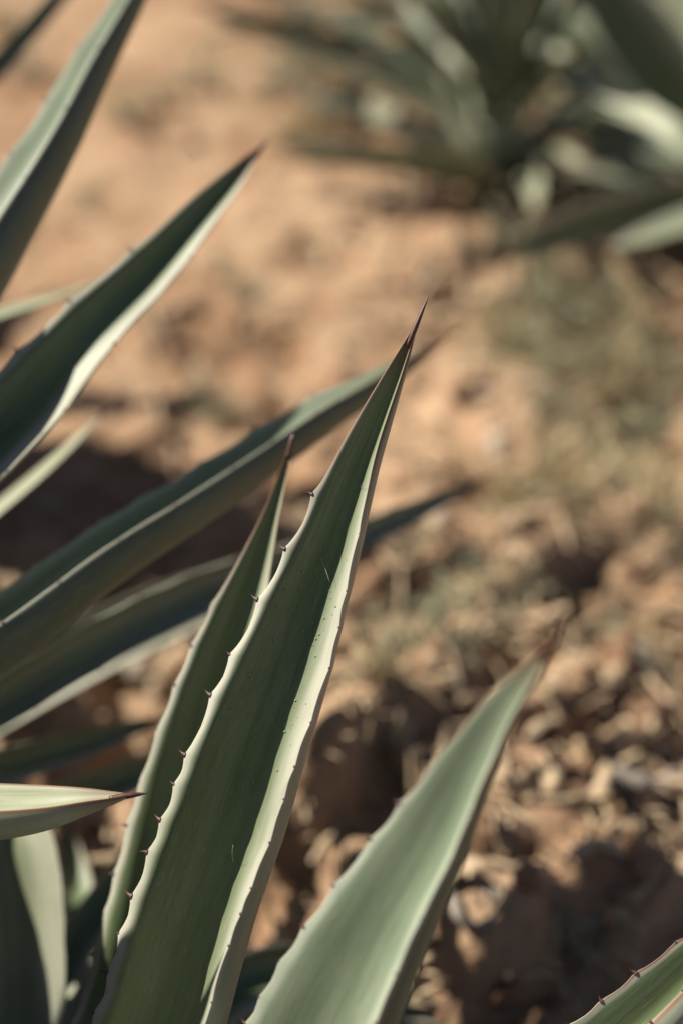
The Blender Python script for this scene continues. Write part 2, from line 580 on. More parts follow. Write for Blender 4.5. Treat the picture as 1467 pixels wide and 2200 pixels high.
def stem_of(plant, base, r, h):
    base = np.asarray(base, float)
    P, rr = [], []
    for t in np.linspace(0, 1, 9):
        P.append(base + np.array([0.01 * math.sin(5 * t), 0.01 * math.cos(4 * t), -0.06 + (h + 0.06) * t]))
        rr.append(r * (1.0 - 0.45 * t ** 2) * (1 + 0.07 * math.sin(t * 40)))
    tube('stem', P, rr, M_STEM, plant, 14)


def fill_rosette(plant, base, n, mat, length, hw, seed, skip_visible=True, el0=18, el1=80, avoid=None, teeth=False, seg=36, ns=11):
    rg = random.Random(seed)
    k = 0
    for i in range(n):
        f = i / max(1, n - 1)
        az = (i * 137.5 + seed * 31) % 360
        el = el0 + (el1 - el0) * f ** 1.1 + rg.uniform(-5, 5)
        L = length * rg.uniform(0.85, 1.1) * (1 - 0.25 * f)
        pts, face = gen_pts(base, az, el, L, hw * rg.uniform(0.85, 1.1), rg.uniform(0.0, 0.14) * (1 - f), 0.06 * (1 - f) + 0.01, 0.05 + 0.2 * f, rg.uniform(-0.05, 0.05))
        q = np.array(pts)[:, :3]
        qq = np.concatenate([q, (q[1:] + q[:-1]) / 2])
        bad = lambda qq: any(in_frame(p) for p in qq) or min(np.linalg.norm(p - CAM) for p in qq) < 0.35
        if skip_visible and bad(qq):
            o0 = q[0]
            for f2 in (0.85, 0.7, 0.58, 0.48):
                if not bad(o0 + (qq - o0) * f2):
                    pts = [(*(o0 + (np.array(p[:3]) - o0) * f2), p[3] * (0.4 + 0.6 * f2)) for p in pts]
                    break
            else:
                continue
        if avoid is not None and avoid(az, el):
            continue
        th = []
        if teeth:
            th = [(t, s) for t in np.arange(0.3, 0.93, 0.09) for s in (-1, 1)]
        Leaf(plant, pts, rg.choice(mat) if isinstance(mat, (list, tuple)) else mat, prof=PROF_SYM, facing=face, thick=0.28, seg=seg, ns=ns, spine=0.03, teeth=th)
        k += 1
    return k


def side_teeth(t0, t1, step, jit=0.2, sides=(-1, 1)):
    out = []
    for s in sides:
        t = t0 + random.uniform(0, step)
        while t < t1:
            out.append((t, s))
            t += step * random.uniform(1 - jit, 1 + jit)
    return out


def nearest_t(pts, px, n=400):
    C, L = catmull(pts, n, 1.0)
    q = np.array([project(p)[:2] for p in C[:, :3]])
    return [float(L[np.argmin(((q - np.array(a)) ** 2).sum(1))] / L[-1]) for a in px]


# the plant whose leaf is in focus
B1 = np.array([-0.27, 0.30, 0.0])
B1[2] = float(ground_height(B1[0], B1[1]))
agave = empty('agave_plant', B1, 'agave with long toothed leaves, one upright leaf sharp with brown needle tip', 'agave', 'agave plants growing in the red soil')
stem_of(agave, B1, 0.075, 0.26)

main_pts = px_pts([(440, 1960 + 560, 1.0, 122), (358, 2168, 1.0, 132), (385, 2072, 1.0, 131), (434, 1915, 1.0, 127), (492, 1757, 1.0, 124), (538, 1620, 1.0, 118),
                   (582, 1500, 1.0, 109), (618, 1408, 1.0, 100), (661, 1290, 1.0, 86), (702, 1185, 1.0, 72), (743, 1068, 1.0, 57),
                   (767, 1000, 1.0, 49), (808, 900, 1.0, 36), (851, 800, 1.0, 21), (889, 710, 1.0, 5)][1:],
                  base=[(-0.262, 0.315, 0.10, 0.040), (-0.20, 0.43, 0.22, 0.036)])
left_px = [(680, 1068), (622, 1185), (562, 1288), (505, 1408), (466, 1490), (407, 1620), (388, 1680), (352, 1757), (330, 1828), (292, 1915), (268, 1992), (240, 2072), (213, 2168)]
right_px = [(768, 1148), (738, 1262), (718, 1340), (693, 1425), (657, 1540), (627, 1628), (603, 1700), (573, 1785), (540, 1880), (525, 1935), (497, 2000), (462, 2120)]
teeth = [(t, -1) for t in nearest_t(main_pts, left_px)] + [(t, 1) for t in nearest_t(main_pts, right_px)]
MAIN_PROF = [(-1, 75), (-0.93, 42), (-0.86, 0), (-0.76, -34), (-0.55, -36), (-0.25, -22), (0.05, -6), (0.35, 20), (0.6, 58), (0.8, 84), (1, 96)]
MAIN_TIP = [(-1, 45), (-0.92, 6), (-0.8, -34), (-0.5, -38), (-0.2, -18), (0.1, 4), (0.35, 28), (0.6, 52), (0.8, 64), (1, 72)]
LB = [(-1, 75), (-0.93, 42), (-0.86, 0), (-0.76, -34), (-0.55, -36), (-0.25, -22), (0.05, -6)]
LT = [(-1, 45), (-0.94, 2), (-0.86, -34), (-0.5, -38), (-0.2, -18), (0.05, 0)]
MAIN_KEYS = [(0.44, LB + [(0.35, 22), (0.58, 66), (0.8, 92), (1, 102)]), (0.60, LB + [(0.35, 20), (0.58, 56), (0.8, 76), (1, 84)]), (0.73, LB + [(0.3, 20), (0.5, 44), (0.75, 58), (1, 66)]),
             (0.85, LT + [(0.35, 30), (0.6, 62), (0.8, 80), (1, 90)]), (0.92, LT + [(0.35, 40), (0.6, 78), (0.8, 96), (1, 106)])]
main = Leaf(agave, main_pts, M_LEAF, prof=MAIN_KEYS, thick=0.46, seg=260, ns=41, spine=0.03, spine_to=at(922, 630, 1.0),
            teeth=teeth, tooth_size=0.0068, wave=0.0046, right_scale=0.42, spine_r=0.0021)

# second leaf, just behind
S_pts = px_pts([(285, 2200, 1.10, 118), (335, 2000, 1.10, 112), (402, 1700, 1.10, 98), (436, 1560, 1.10, 84), (482, 1400, 1.10, 64), (522, 1290, 1.10, 50), (553, 1200, 1.10, 35), (585, 1100, 1.10, 18), (603, 1040, 1.10, 12), (617, 990, 1.10, 8), (627, 950, 1.1, 4)],
               base=[(-0.275, 0.34, 0.08, 0.042), (-0.25, 0.45, 0.18, 0.038)])
OPEN = [(-1, 62), (-0.86, 32), (-0.72, 4), (-0.55, -18), (-0.3, -24), (0, -4), (0.22, 24), (0.5, 44), (0.8, 54), (1, 62)]
second = Leaf(agave, S_pts, M_LEAF, prof=OPEN, tip_prof=MAIN_TIP, thick=0.34, seg=110, ns=25, spine_to=at(632, 930, 1.10), teeth=side_teeth(0.4, 0.86, 0.045), spine_r=0.0024)

# low leaf stretching away to the right
G_pts = px_pts([(630, 2330, .95, 150), (730, 2140, .92, 140), (833, 1950, .89, 113), (927, 1794, .865, 88), (1003, 1652, .84, 63), (1080, 1520, .815, 40), (1140, 1440, .80, 24), (1182, 1382, .79, 9)],
               base=[(-0.23, 0.33, 0.10, 0.045), (-0.14, 0.42, 0.22, 0.042)])
Leaf(agave, G_pts, M_LEAF_BLUE, prof=[(-1, 34), (-0.85, 16), (-0.6, 2), (-0.3, 2), (0, 12), (0.3, 32), (0.65, 66), (1, 95)], thick=0.6, seg=100, ns=25, spine_to=at(1215, 1310, .775),
     teeth=side_teeth(0.35, 0.9, 0.05), tooth_size=0.0042, spine_r=0.0026)

# leaf leaving the frame at the lower right corner
H_pts = px_pts([(1250, 2300, 1.0, 80), (1350, 2215, 1.0, 76), (1430, 2142, 1.0, 70), (1500, 2068, 1.0, 55), (1570, 1990, 1.0, 28), (1610, 1945, 1.0, 8)],
               base=[(-0.19, 0.28, 0.10, 0.040), (0.0, 0.36, 0.22, 0.032)])
Leaf(agave, H_pts, M_LEAF, prof=[(-1, -22), (-0.4, -30), (0, -32), (0.25, -8), (0.45, 70), (0.7, 108), (1, 122)], thick=0.8, seg=90, ns=21, teeth=side_teeth(0.4, 0.92, 0.05))

# broad leaf at the lower left, half out of the frame
F_pts = px_pts([(40, 2420, 1.18, 118), (30, 2200, 1.20, 112), (24, 2050, 1.21, 112), (14, 1930, 1.22, 118), (-6, 1830, 1.23, 118), (-50, 1740, 1.25, 95), (-110, 1640, 1.26, 60), (-170, 1560, 1.26, 25), (-205, 1520, 1.26, 6)],
               base=[(-0.30, 0.38, 0.10, 0.042)])
Leaf(agave, F_pts, M_LEAF_LIT, prof=[(-1, -30), (-0.5, -20), (0, 0), (0.5, 16), (1, 26)], thick=0.25, seg=70, ns=19, teeth=side_teeth(0.5, 0.9, 0.06))

# low shaded leaf passing behind the second and the right leaf
I_pts = px_pts([(470, 2150, 1.24, 62), (590, 2088, 1.28, 56), (730, 2098, 1.33, 50), (880, 2150, 1.36, 42), (1010, 2178, 1.38, 26), (1110, 2190, 1.40, 8)],
               base=[(-0.24, 0.40, 0.10, 0.04), (-0.19, 0.50, 0.14, 0.034)])
Leaf(agave, I_pts, M_LEAF, prof=PROF_SYM, roll=10, thick=0.3, seg=60, ns=15)
L3_pts = px_pts([(150, 2050, 1.28, 44), (230, 1930, 1.33, 40), (300, 1830, 1.38, 30), (350, 1760, 1.41, 14), (372, 1728, 1.43, 4)], base=[(-0.26, 0.40, 0.08, 0.04), (-0.26, 0.52, 0.12, 0.036)])
Leaf(agave, L3_pts, M_LEAF, prof=PROF_SYM, thick=0.3, seg=50, ns=15)
L4_pts = px_pts([(140, 2190, 1.28, 40), (170, 2000, 1.36, 36), (165, 1880, 1.42, 28), (150, 1800, 1.45, 14), (145, 1765, 1.47, 4)], base=[(-0.28, 0.40, 0.06, 0.04)])
Leaf(agave, L4_pts, M_LEAF, prof=PROF_SYM, thick=0.3, seg=50, ns=15)
n1 = fill_rosette(agave, B1, 22, M_LEAF, 0.85, 0.042, 3, avoid=lambda az, el: (az < 70 or az > 290) and el > 40)

# the plant on the left
B2 = np.array([-0.88, 0.35, 0.0])
B2[2] = float(ground_height(B2[0], B2[1]))
agave2 = empty('agave_plant', B2, 'agave whose leaves fan out sideways behind the sharp needle-tipped leaf', 'agave', 'agave plants growing in the red soil')
stem_of(agave2, B2, 0.08, 0.30)
UNDER = [(-1, -45), (-0.6, -38), (-0.3, -18), (0, 0), (0.3, 30), (0.65, 52), (1, 62)]
# steep leaf at the top left
A_pts = px_pts([(-120, 680, 1.16, 84), (-8, 500, 1.20, 74), (115, 300, 1.23, 56), (200, 140, 1.27, 44), (280, 0, 1.30, 31), (350, -130, 1.34, 20), (415, -250, 1.38, 5)],
               base=[(-0.80, 0.41, 0.22, 0.042), (-0.60, 0.66, 0.42, 0.036)])
Leaf(agave2, A_pts, M_LEAF_BLUE, prof=UNDER, roll=66, thick=0.42, seg=90, ns=23, teeth=side_teeth(0.3, 0.92, 0.05))
# dark green leaf with a pale right flank
Bf_pts = px_pts([(-140, 1050, 1.12, 88), (58, 857, 1.15, 80), (195, 702, 1.17, 63), (336, 565, 1.20, 50), (440, 450, 1.22, 36), (515, 370, 1.24, 20), (555, 325, 1.25, 7)],
                base=[(-0.80, 0.36, 0.18, 0.045), (-0.58, 0.59, 0.32, 0.04)])
Leaf(agave2, Bf_pts, M_LEAF, prof=[(-1, 40), (-0.9, 16), (-0.78, -10), (-0.6, -26), (-0.3, -20), (0, 8), (0.2, 32), (0.45, 48), (0.8, 58), (1, 70)], thick=0.36, seg=100, ns=25, spine_to=at(578, 298, 1.26), teeth=side_teeth(0.35, 0.9, 0.05))
# long leaf crossing behind the focused one
C_pts = px_pts([(-160, 1460, 1.10, 80), (25, 1345, 1.13, 76), (235, 1190, 1.16, 67), (400, 1085, 1.19, 60), (545, 990, 1.22, 53), (700, 885, 1.25, 42), (800, 826, 1.27, 32), (880, 775, 1.29, 18), (930, 745, 1.30, 7)],
               base=[(-0.80, 0.37, 0.20, 0.042), (-0.56, 0.53, 0.36, 0.036)])
Leaf(agave2, C_pts, M_LEAF_BLUE, prof=UNDER, roll=68, thick=0.42, seg=110, ns=25, spine_to=at(972, 718, 1.31), teeth=side_teeth(0.3, 0.92, 0.045))
# low leaf under it
D_pts = px_pts([(-160, 1600, 1.12, 52), (0, 1508, 1.17, 50), (225, 1375, 1.24, 49), (450, 1265, 1.32, 44), (640, 1200, 1.38, 36), (800, 1138, 1.44, 29), (930, 1080, 1.49, 20), (1030, 1032, 1.53, 8)],
               base=[(-0.81, 0.38, 0.12, 0.042), (-0.56, 0.57, 0.24, 0.034)])
Leaf(agave2, D_pts, M_LEAF_BLUE, prof=PROF_SYM, roll=-12, thick=0.4, seg=90, ns=21, spine_to=at(1090, 1002, 1.56), teeth=side_teeth(0.3, 0.92, 0.05))
# short horizontal leaf with its tip in focus
E_pts = px_pts([(-180, 1745, 1.0, 66), (0, 1744, 1.0, 60), (100, 1736, 1.0, 48), (190, 1722, 1.0, 28), (240, 1715, 1.0, 15), (272, 1710, 1.0, 6)],
               base=[(-0.82, 0.35, 0.20, 0.04), (-0.58, 0.49, 0.36, 0.032)])
Leaf(agave2, E_pts, M_LEAF_LIT, prof=UNDER, roll=60, thick=0.5, seg=90, ns=23, spine_to=at(320, 1704, 1.0), teeth=side_teeth(0.4, 0.85, 0.06), spine_r=0.0022)
# smaller leaves glimpsed at the left edge
M_pts = px_pts([(-120, 712, 1.32, 30), (0, 676, 1.35, 28), (100, 645, 1.38, 24), (180, 618, 1.41, 17), (250, 590, 1.44, 5)], base=[(-0.80, 0.45, 0.16, 0.035), (-0.62, 0.71, 0.30, 0.026)])
Leaf(agave2, M_pts, M_LEAF_LIT, prof=[(-1, -20), (0, 0), (1, 20)], facing=(-0.75, -0.35, 1.3), thick=0.3, seg=50, ns=15)
N_pts = px_pts([(-120, 1195, 1.24, 28), (0, 1092, 1.28, 25), (90, 1015, 1.31, 22), (170, 940, 1.34, 14), (230, 880, 1.36, 5)], base=[(-0.80, 0.42, 0.14, 0.035), (-0.60, 0.76, 0.27, 0.026)])
Leaf(agave2, N_pts, M_LEAF_LIT, prof=[(-1, -20), (0, 0), (1, 20)], facing=(-0.75, -0.35, 1.3), thick=0.3, seg=50, ns=15)
L_pts = px_pts([(-120, 1690, 1.22, 36), (0, 1650, 1.27, 38), (150, 1605, 1.33, 34), (260, 1572, 1.37, 22), (350, 1545, 1.40, 6)], base=[(-0.80, 0.38, 0.08, 0.04), (-0.58, 0.57, 0.16, 0.034)])
Leaf(agave2, L_pts, M_LEAF, prof=PROF_SYM, thick=0.3, seg=50, ns=15)
K_pts = px_pts([(-60, 1800, 1.34, 34), (10, 1710, 1.36, 32), (55, 1640, 1.38, 25), (85, 1590, 1.40, 13), (98, 1566, 1.41, 4)], base=[(-0.80, 0.33, 0.05, 0.035), (-0.52, 0.51, 0.11, 0.03)])
Leaf(agave2, K_pts, M_LEAF_LIT, prof=[(-1, -20), (0, 0), (1, 20)], facing=(-0.75, -0.35, 1.3), thick=0.3, seg=40, ns=15)
for (tx, ty, tz, w_) in [(-0.42, 1.02, 0.20, .05), (-0.50, 1.10, 0.30, .055), (-0.56, 1.26, 0.34, .055), (-0.62, 1.38, 0.42, .05), (-0.52, 0.98, 0.24, .05), (-0.66, 1.16, 0.44, .05)]:  # unseen leaves added left of the frame to shade the soil
    p0, p1 = np.array([B2[0] + 0.04, B2[1] + 0.05, 0.14]), np.array([tx, ty, tz])
    rows = [(*(p0 * (1 - k) + p1 * k + np.array([0, 0, 0.10 * math.sin(k * 3.14159)])), w_ * q) for k, q in ((0, .8), (.3, .85), (.6, 1), (.8, .75), (.93, .35), (1, .06))]
    Leaf(agave2, rows, M_LEAF_BLUE, prof=PROF_SYM, facing=(0.1, -0.3, 1), thick=0.28, seg=40, ns=13)
for dd, dy in ((0.0, 0), (0.07, 25)):  # extra leaves hidden behind the low leaf, added to darken the soil
    X_pts = px_pts([(-140, 1575 + dy, 1.26 + dd, 60), (0, 1485 + dy, 1.33 + dd, 60), (225, 1362 + dy, 1.40 + dd, 56), (440, 1268 + dy, 1.46 + dd, 44), (560, 1225 + dy, 1.49 + dd, 26), (640, 1195 + dy, 1.51 + dd, 6)],
                   base=[(-0.81, 0.39, 0.09, 0.04), (-0.56, 0.60 + dd, 0.17, 0.036)])
    Leaf(agave2, X_pts, M_LEAF, prof=PROF_SYM, roll=6, thick=0.3, seg=50, ns=15)
L2_pts = px_pts([(-120, 1830, 1.20, 44), (110, 1735, 1.30, 42), (300, 1660, 1.37, 34), (420, 1610, 1.42, 20), (500, 1575, 1.45, 5)], base=[(-0.80, 0.37, 0.08, 0.04), (-0.55, 0.52, 0.14, 0.036)])
Leaf(agave2, L2_pts, M_LEAF, prof=PROF_SYM, thick=0.3, seg=50, ns=15)
n2 = fill_rosette(agave2, B2, 34, M_LEAF_BLUE, 0.9, 0.045, 5)

# a plant further back on the left, mostly out of the frame
B4 = np.array([-1.0, 1.66, 0.0])
agave4 = empty('agave_plant', B4, 'agave with one thin yellowish leaf reaching over pale soil', 'agave', 'agave plants growing in the red soil')
stem_of(agave4, B4, 0.08, 0.28)
T_pts = px_pts([(-120, 250, 1.58, 23), (-20, 160, 1.60, 23), (55, 75, 1.62, 21), (120, 0, 1.64, 18), (200, -100, 1.67, 12), (260, -170, 1.70, 4)], base=[(-0.95, 1.66, 0.16, 0.03), (-0.70, 1.56, 0.40, 0.022)])
Leaf(agave4, T_pts, M_LEAF, prof=PROF_SYM, thick=0.4, seg=50, ns=15)
for (tx, ty, tz, w_) in [(-0.41, 1.60, 0.74, .045), (-0.50, 1.74, 0.76, .05), (-0.50, 1.52, 0.60, .05), (-0.60, 1.62, 0.50, .05), (-0.66, 1.72, 0.38, .05), (-0.62, 1.48, 0.40, .05), (-0.70, 1.60, 0.30, .05), (-0.58, 1.84, 0.62, .05)]:  # leaves added out of frame to cast shadow bands on the ground
    p0, p1 = np.array([B4[0] + 0.05, B4[1], 0.14]), np.array([tx, ty, tz])
    rows = [(*(p0 * (1 - k) + p1 * k + np.array([0, 0, 0.05 * math.sin(k * 3.14159)])), w_ * q) for k, q in ((0, .8), (.3, .85), (.6, 1), (.8, .75), (.93, .35), (1, .06))]
    Leaf(agave4, rows, M_LEAF_BLUE, prof=PROF_SYM, facing=(-0.6, -0.1, 1), thick=0.28, seg=40, ns=13)
n4 = fill_rosette(agave4, B4, 30, M_LEAF_BLUE, 0.75, 0.045, 11)

# background plants at the upper right
def bg_leaf(plant, base_xyz, rows, mat=M_LEAF_LIT, prof=[(-1, -20), (-0.5, -12), (0, 0), (0.5, 12), (1, 20)], roll=0, thick=0.3):
    f = None
    if mat is M_LEAF_LIT:
        mid = at(*rows[len(rows) // 2][:3])
        tv = at(*rows[-2][:3]) - at(*rows[0][:3])
        tv /= np.linalg.norm(tv)
        pc, ps = (q - tv * (q @ tv) for q in (CAM - mid, np.array(SUN_TO)))
        f = pc / np.linalg.norm(pc) + ps / np.linalg.norm(ps)
    return Leaf(plant, px_pts(rows, base=[base_xyz]), mat, prof=prof, facing=f, roll=roll, thick=thick, seg=44, ns=15, spine=0.03)


B5 = ground_at(1085, 425)
B5[2] = float(ground_height(B5[0], B5[1]))
agave5 = empty('agave_plant', B5, 'blurred compact agave with short pale upright leaves over its dark shadow', 'agave', 'agave plants growing in the red soil')
stem_of(agave5, B5, 0.055, 0.10)
b5 = lambda dx, dy, z, w=0.026: (B5[0] + dx, B5[1] + dy, B5[2] + z, w)
D5 = project(B5)[2]
bg_leaf(agave5, b5(-.02, -.02, .10), [(1010, 325, D5 - .10, 30), (995, 240, D5 - .12, 33), (975, 150, D5 - .12, 28), (965, 90, D5 - .1, 14), (960, 60, D5 - .1, 4)])
bg_leaf(agave5, b5(.02, -.02, .10), [(1068, 320, D5 - .08, 28), (1067, 240, D5 - .1, 30), (1066, 180, D5 - .1, 24), (1064, 130, D5 - .08, 10), (1064, 110, D5 - .08, 3)])
bg_leaf(agave5, b5(-.05, 0, .08), [(960, 330, D5 - .1, 28), (880, 282, D5 - .1, 30), (800, 238, D5 - .08, 24), (740, 205, D5 - .05, 8)])
bg_leaf(agave5, b5(-.05, .02, .10), [(985, 280, D5, 26), (915, 220, D5 + .05, 28), (850, 175, D5 + .08, 22), (790, 140, D5 + .1, 8)])
bg_leaf(agave5, b5(-.05, -.05, .05), [(980, 352, D5 - .2, 30), (850, 342, D5 - .25, 28), (730, 338, D5 - .3, 20), (630, 345, D5 - .34, 5)], roll=25, mat=M_LEAF)
bg_leaf(agave5, b5(.04, -.05, .06), [(1130, 375, D5 - .15, 18), (1146, 395, D5 - .25, 22), (1150, 430, D5 - .33, 15), (1148, 455, D5 - .36, 6)], prof=[(-1, -20), (0, 0), (1, 20)])
bg_leaf(agave5, b5(.05, 0, .10), [(1110, 320, D5 - .05, 22), (1160, 280, D5 - .05, 24), (1220, 250, D5 - .05, 16), (1260, 235, D5 - .05, 5)])
bg_leaf(agave5, b5(.05, -.02, .08), [(1150, 350, D5 - .1, 16), (1200, 335, D5 - .2, 20), (1235, 338, D5 - .28, 12), (1275, 355, D5 - .3, 5)])
bg_leaf(agave5, b5(-.03, .03, .14), [(1000, 250, D5 + .08, 24), (940, 130, D5 + .12, 26), (900, 50, D5 + .15, 20), (870, -30, D5 + .18, 6)])
bg_leaf(agave5, b5(.0, .03, .14), [(1080, 250, D5 + .08, 24), (1110, 130, D5 + .12, 26), (1130, 40, D5 + .15, 20), (1150, -40, D5 + .18, 6)], mat=M_LEAF)
fill_rosette(agave5, B5, 90, (M_LEAF_SHADED, M_LEAF_SHADED, M_LEAF_SHADED, M_LEAF_LIT), 0.44, 0.019, 8, skip_visible=False, el0=4, el1=72, avoid=lambda az, el: (150 < az < 260 and el < 40) or (25 < az <= 150 and el > 16))

B6 = ground_at(1750, 500)
B6[2] = float(ground_height(B6[0], B6[1]))
agave6 = empty('agave_plant', B6, 'blurred large agave whose long pale leaf sweeps above the compact agave', 'agave', 'agave plants growing in the red soil')
stem_of(agave6, B6, 0.09, 0.3)
b6 = lambda dx, dy, z, w=0.035: (B6[0] + dx, B6[1] + dy, B6[2] + z, w)
D6 = project(B6)[2]
bg_leaf(agave6, b6(-.05, -.03, .2), [(1467, 300, 2.2, 33), (1320, 215, 2.32, 35), (1180, 130, 2.42, 34), (1050, 45, 2.52, 30), (960, -20, 2.6, 20), (880, -80, 2.66, 5)])
bg_leaf(agave6, b6(-.04, .0, .26), [(1500, 240, D6 - .12, 70), (1410, 130, D6 - .15, 74), (1330, 20, D6 - .18, 66), (1260, -80, D6 - .2, 40), (1210, -150, D6 - .2, 6)], mat=M_LEAF)
for (x0, y0, x1, y1, x2, y2, dd, w_, m_) in [(1560, 330, 1420, 300, 1290, 290, .02, 26, M_LEAF), (1560, 260, 1400, 190, 1290, 140, .12, 30, M_LEAF), (1600, 200, 1480, 90, 1400, 10, .08, 34, M_LEAF),
                                             (1540, 350, 1400, 345, 1290, 330, -.05, 20, M_LEAF_LIT), (1600, 160, 1540, 40, 1500, -60, .0, 34, M_LEAF), (1500, 230, 1330, 120, 1210, 40, .2, 34, M_LEAF)]:
    bg_leaf(agave6, b6(-.04, .01, .18), [(x0, y0, D6 + dd * .5, w_), (x1, y1, D6 + dd, w_), (x2, y2, D6 + dd * 1.4, w_ * .7), (2 * x2 - x1, 2 * y2 - y1, D6 + dd * 1.6, 4)], mat=m_)
bg_leaf(agave6, b6(-.06, -.06, .12), [(1440, 430, D6 - .25, 40), (1300, 465, D6 - .42, 44), (1180, 505, D6 - .55, 36), (1070, 550, D6 - .66, 8)], mat=M_LEAF, roll=15)
bg_leaf(agave6, b6(-.03, -.08, .12), [(1520, 460, D6 - .3, 34), (1430, 492, D6 - .45, 32), (1350, 520, D6 - .56, 20), (1300, 535, D6 - .62, 5)])
bg_leaf(agave6, b6(-.05, -.02, .14), [(1500, 395, D6 - .12, 30), (1380, 385, D6 - .2, 30), (1280, 372, D6 - .26, 20), (1200, 365, D6 - .3, 5)])
bg_leaf(agave6, b6(-.05, .03, .24), [(1450, 250, D6 + .1, 40), (1200, 90, D6 + .15, 40), (1000, 10, D6 + .2, 34), (850, -50, D6 + .25, 8)], mat=M_LEAF)
bg_leaf(agave6, b6(-.02, .05, .3), [(1560, 200, D6 - .05, 44), (1500, 60, D6 - .05, 46), (1440, -60, D6 - .05, 36), (1400, -160, D6 - .05, 6)])
fill_rosette(agave6, B6, 18, M_LEAF, 0.75, 0.036, 14, skip_visible=True)

B8 = ground_at(1330, 110)
B8[2] = float(ground_height(B8[0], B8[1]))
agave8 = empty('agave_plant', B8, 'blurred dark agave crowded between the compact and the large agave', 'agave', 'agave plants growing in the red soil')
stem_of(agave8, B8, 0.07, 0.14)
fill_rosette(agave8, B8, 80, (M_LEAF_SHADED, M_LEAF_SHADED, M_LEAF, M_LEAF_LIT), 0.55, 0.026, 33, skip_visible=False, el0=6, el1=75, avoid=lambda az, el: 95 < az < 325)
B7 = ground_at(1060, 60)
B7[2] = float(ground_height(B7[0], B7[1]))
agave7 = empty('agave_plant', B7, 'blurred agave behind the others with dark leaves drooping towards pale soil', 'agave', 'agave plants growing in the red soil')
stem_of(agave7, B7, 0.09, 0.2)
b7 = lambda dx, dy, z, w=0.035: (B7[0] + dx, B7[1] + dy, B7[2] + z, w)
D7 = project(B7)[2]
bg_leaf(agave7, b7(-.05, -.05, .12), [(860, 115, D7 - .55, 26), (740, 98, D7 - .66, 30), (600, 68, D7 - .74, 26), (480, 30, D7 - .8, 14), (430, 10, D7 - .82, 4)], mat=M_LEAF)
bg_leaf(agave7, b7(-.05, -.05, .16), [(840, 60, D7 - .5, 26), (740, 40, D7 - .6, 30), (640, 8, D7 - .65, 22), (560, -20, D7 - .7, 5)])
bg_leaf(agave7, b7(-.0, -.08, .12), [(900, 120, D7 - .5, 24), (820, 160, D7 - .62, 26), (760, 190, D7 - .7, 20), (710, 210, D7 - .75, 5)], mat=M_LEAF)
fill_rosette(agave7, B7, 84, (M_LEAF_SHADED, M_LEAF_SHADED, M_LEAF, M_LEAF_LIT), 0.80, 0.024, 21, skip_visible=False, el0=6, avoid=lambda az, el: 110 < az < 215 and el < 50)

# ------------------------------------------------------------------ details on the focused leaf
rg = random.Random(4)
V, F = [], []
bm = bmesh.new()
bmesh.ops.create_icosphere(bm, subdivisions=1, radius=1.0)
ico_v = np.array([v.co[:] for v in bm.verts])
ico_f = [[v.index for v in f.verts] for f in bm.faces]
bm2 = bmesh.new()
bmesh.ops.create_icosphere(bm2, subdivisions=3, radius=1.0)
ico3_v = np.array([v.co[:] for v in bm2.verts])
ico3_f = [[v.index for v in f.verts] for f in bm2.faces]
for i in range(110):
    t = min(0.88, max(0.45, rg.gauss(0.72, 0.05)))
    s = rg.uniform(-0.72, 0.72)
    p, n, T, _ = main.sample(t, s)
    r = rg.choice([0.0005, 0.0006, 0.0007, 0.0009, 0.0014])
    off = len(V)
    V.extend((p + ico_v * r - n * r * 0.35).tolist())
    F.extend([[a + off for a in f] for f in ico_f])
bumps = new_obj('leaf_pimples', mesh_from('leaf_pimples', V, F, attrs={'upper': np.ones(len(V)), 'rim': np.ones(len(V)), 'tip': np.ones(len(V)), 'side': np.full(len(V), .2), 'along': np.full(len(V), .5)}), parent=main.o, mat=M_LEAF_BLUE, kind='stuff')
for (t0, s0, t1, s1, lift) in ((0.80, -0.12, 0.785, 0.42, 0.004), (0.865, 0.35, 0.87, 0.95, 0.003), (0.545, 0.28, 0.56, 0.22, 0.009)):
    pa, na, _, _ = main.sample(t0, s0)
    pb, nb, _, _ = main.sample(t1, s1)
    P = [pa * (1 - k) + pb * k + (na * (1 - k) + nb * k) * (0.0006 + lift * math.sin(k * math.pi / 2)) for k in np.linspace(0, 1, 7)]
    tube('silk_thread', P, 0.00009, M_SILK, main.o, 5)


# ------------------------------------------------------------------ ground cover
def rock_mesh(name, seed, squash=0.6, rough=0.3):
    rr = np.random.default_rng(seed)
    v = ico3_v.copy()
    for _ in range(9):
        d = rr.normal(size=3)
        d /= np.linalg.norm(d)
        c = rr.uniform(0.45, 0.9)
        k = v @ d
        v = v - np.outer(np.maximum(k - c, 0) * 0.85, d)
    v *= 1 + rough * 0.25 * (vnoise(v[:, 0] * 3 + 7, v[:, 1] * 3 + v[:, 2] * 2.3 + 3, seed) - 0.5)[:, None]
    v *= np.array([rr.uniform(0.8, 1.2), rr.uniform(0.7, 1.1), squash])
    return mesh_from(name, v, ico3_f, smooth=True)


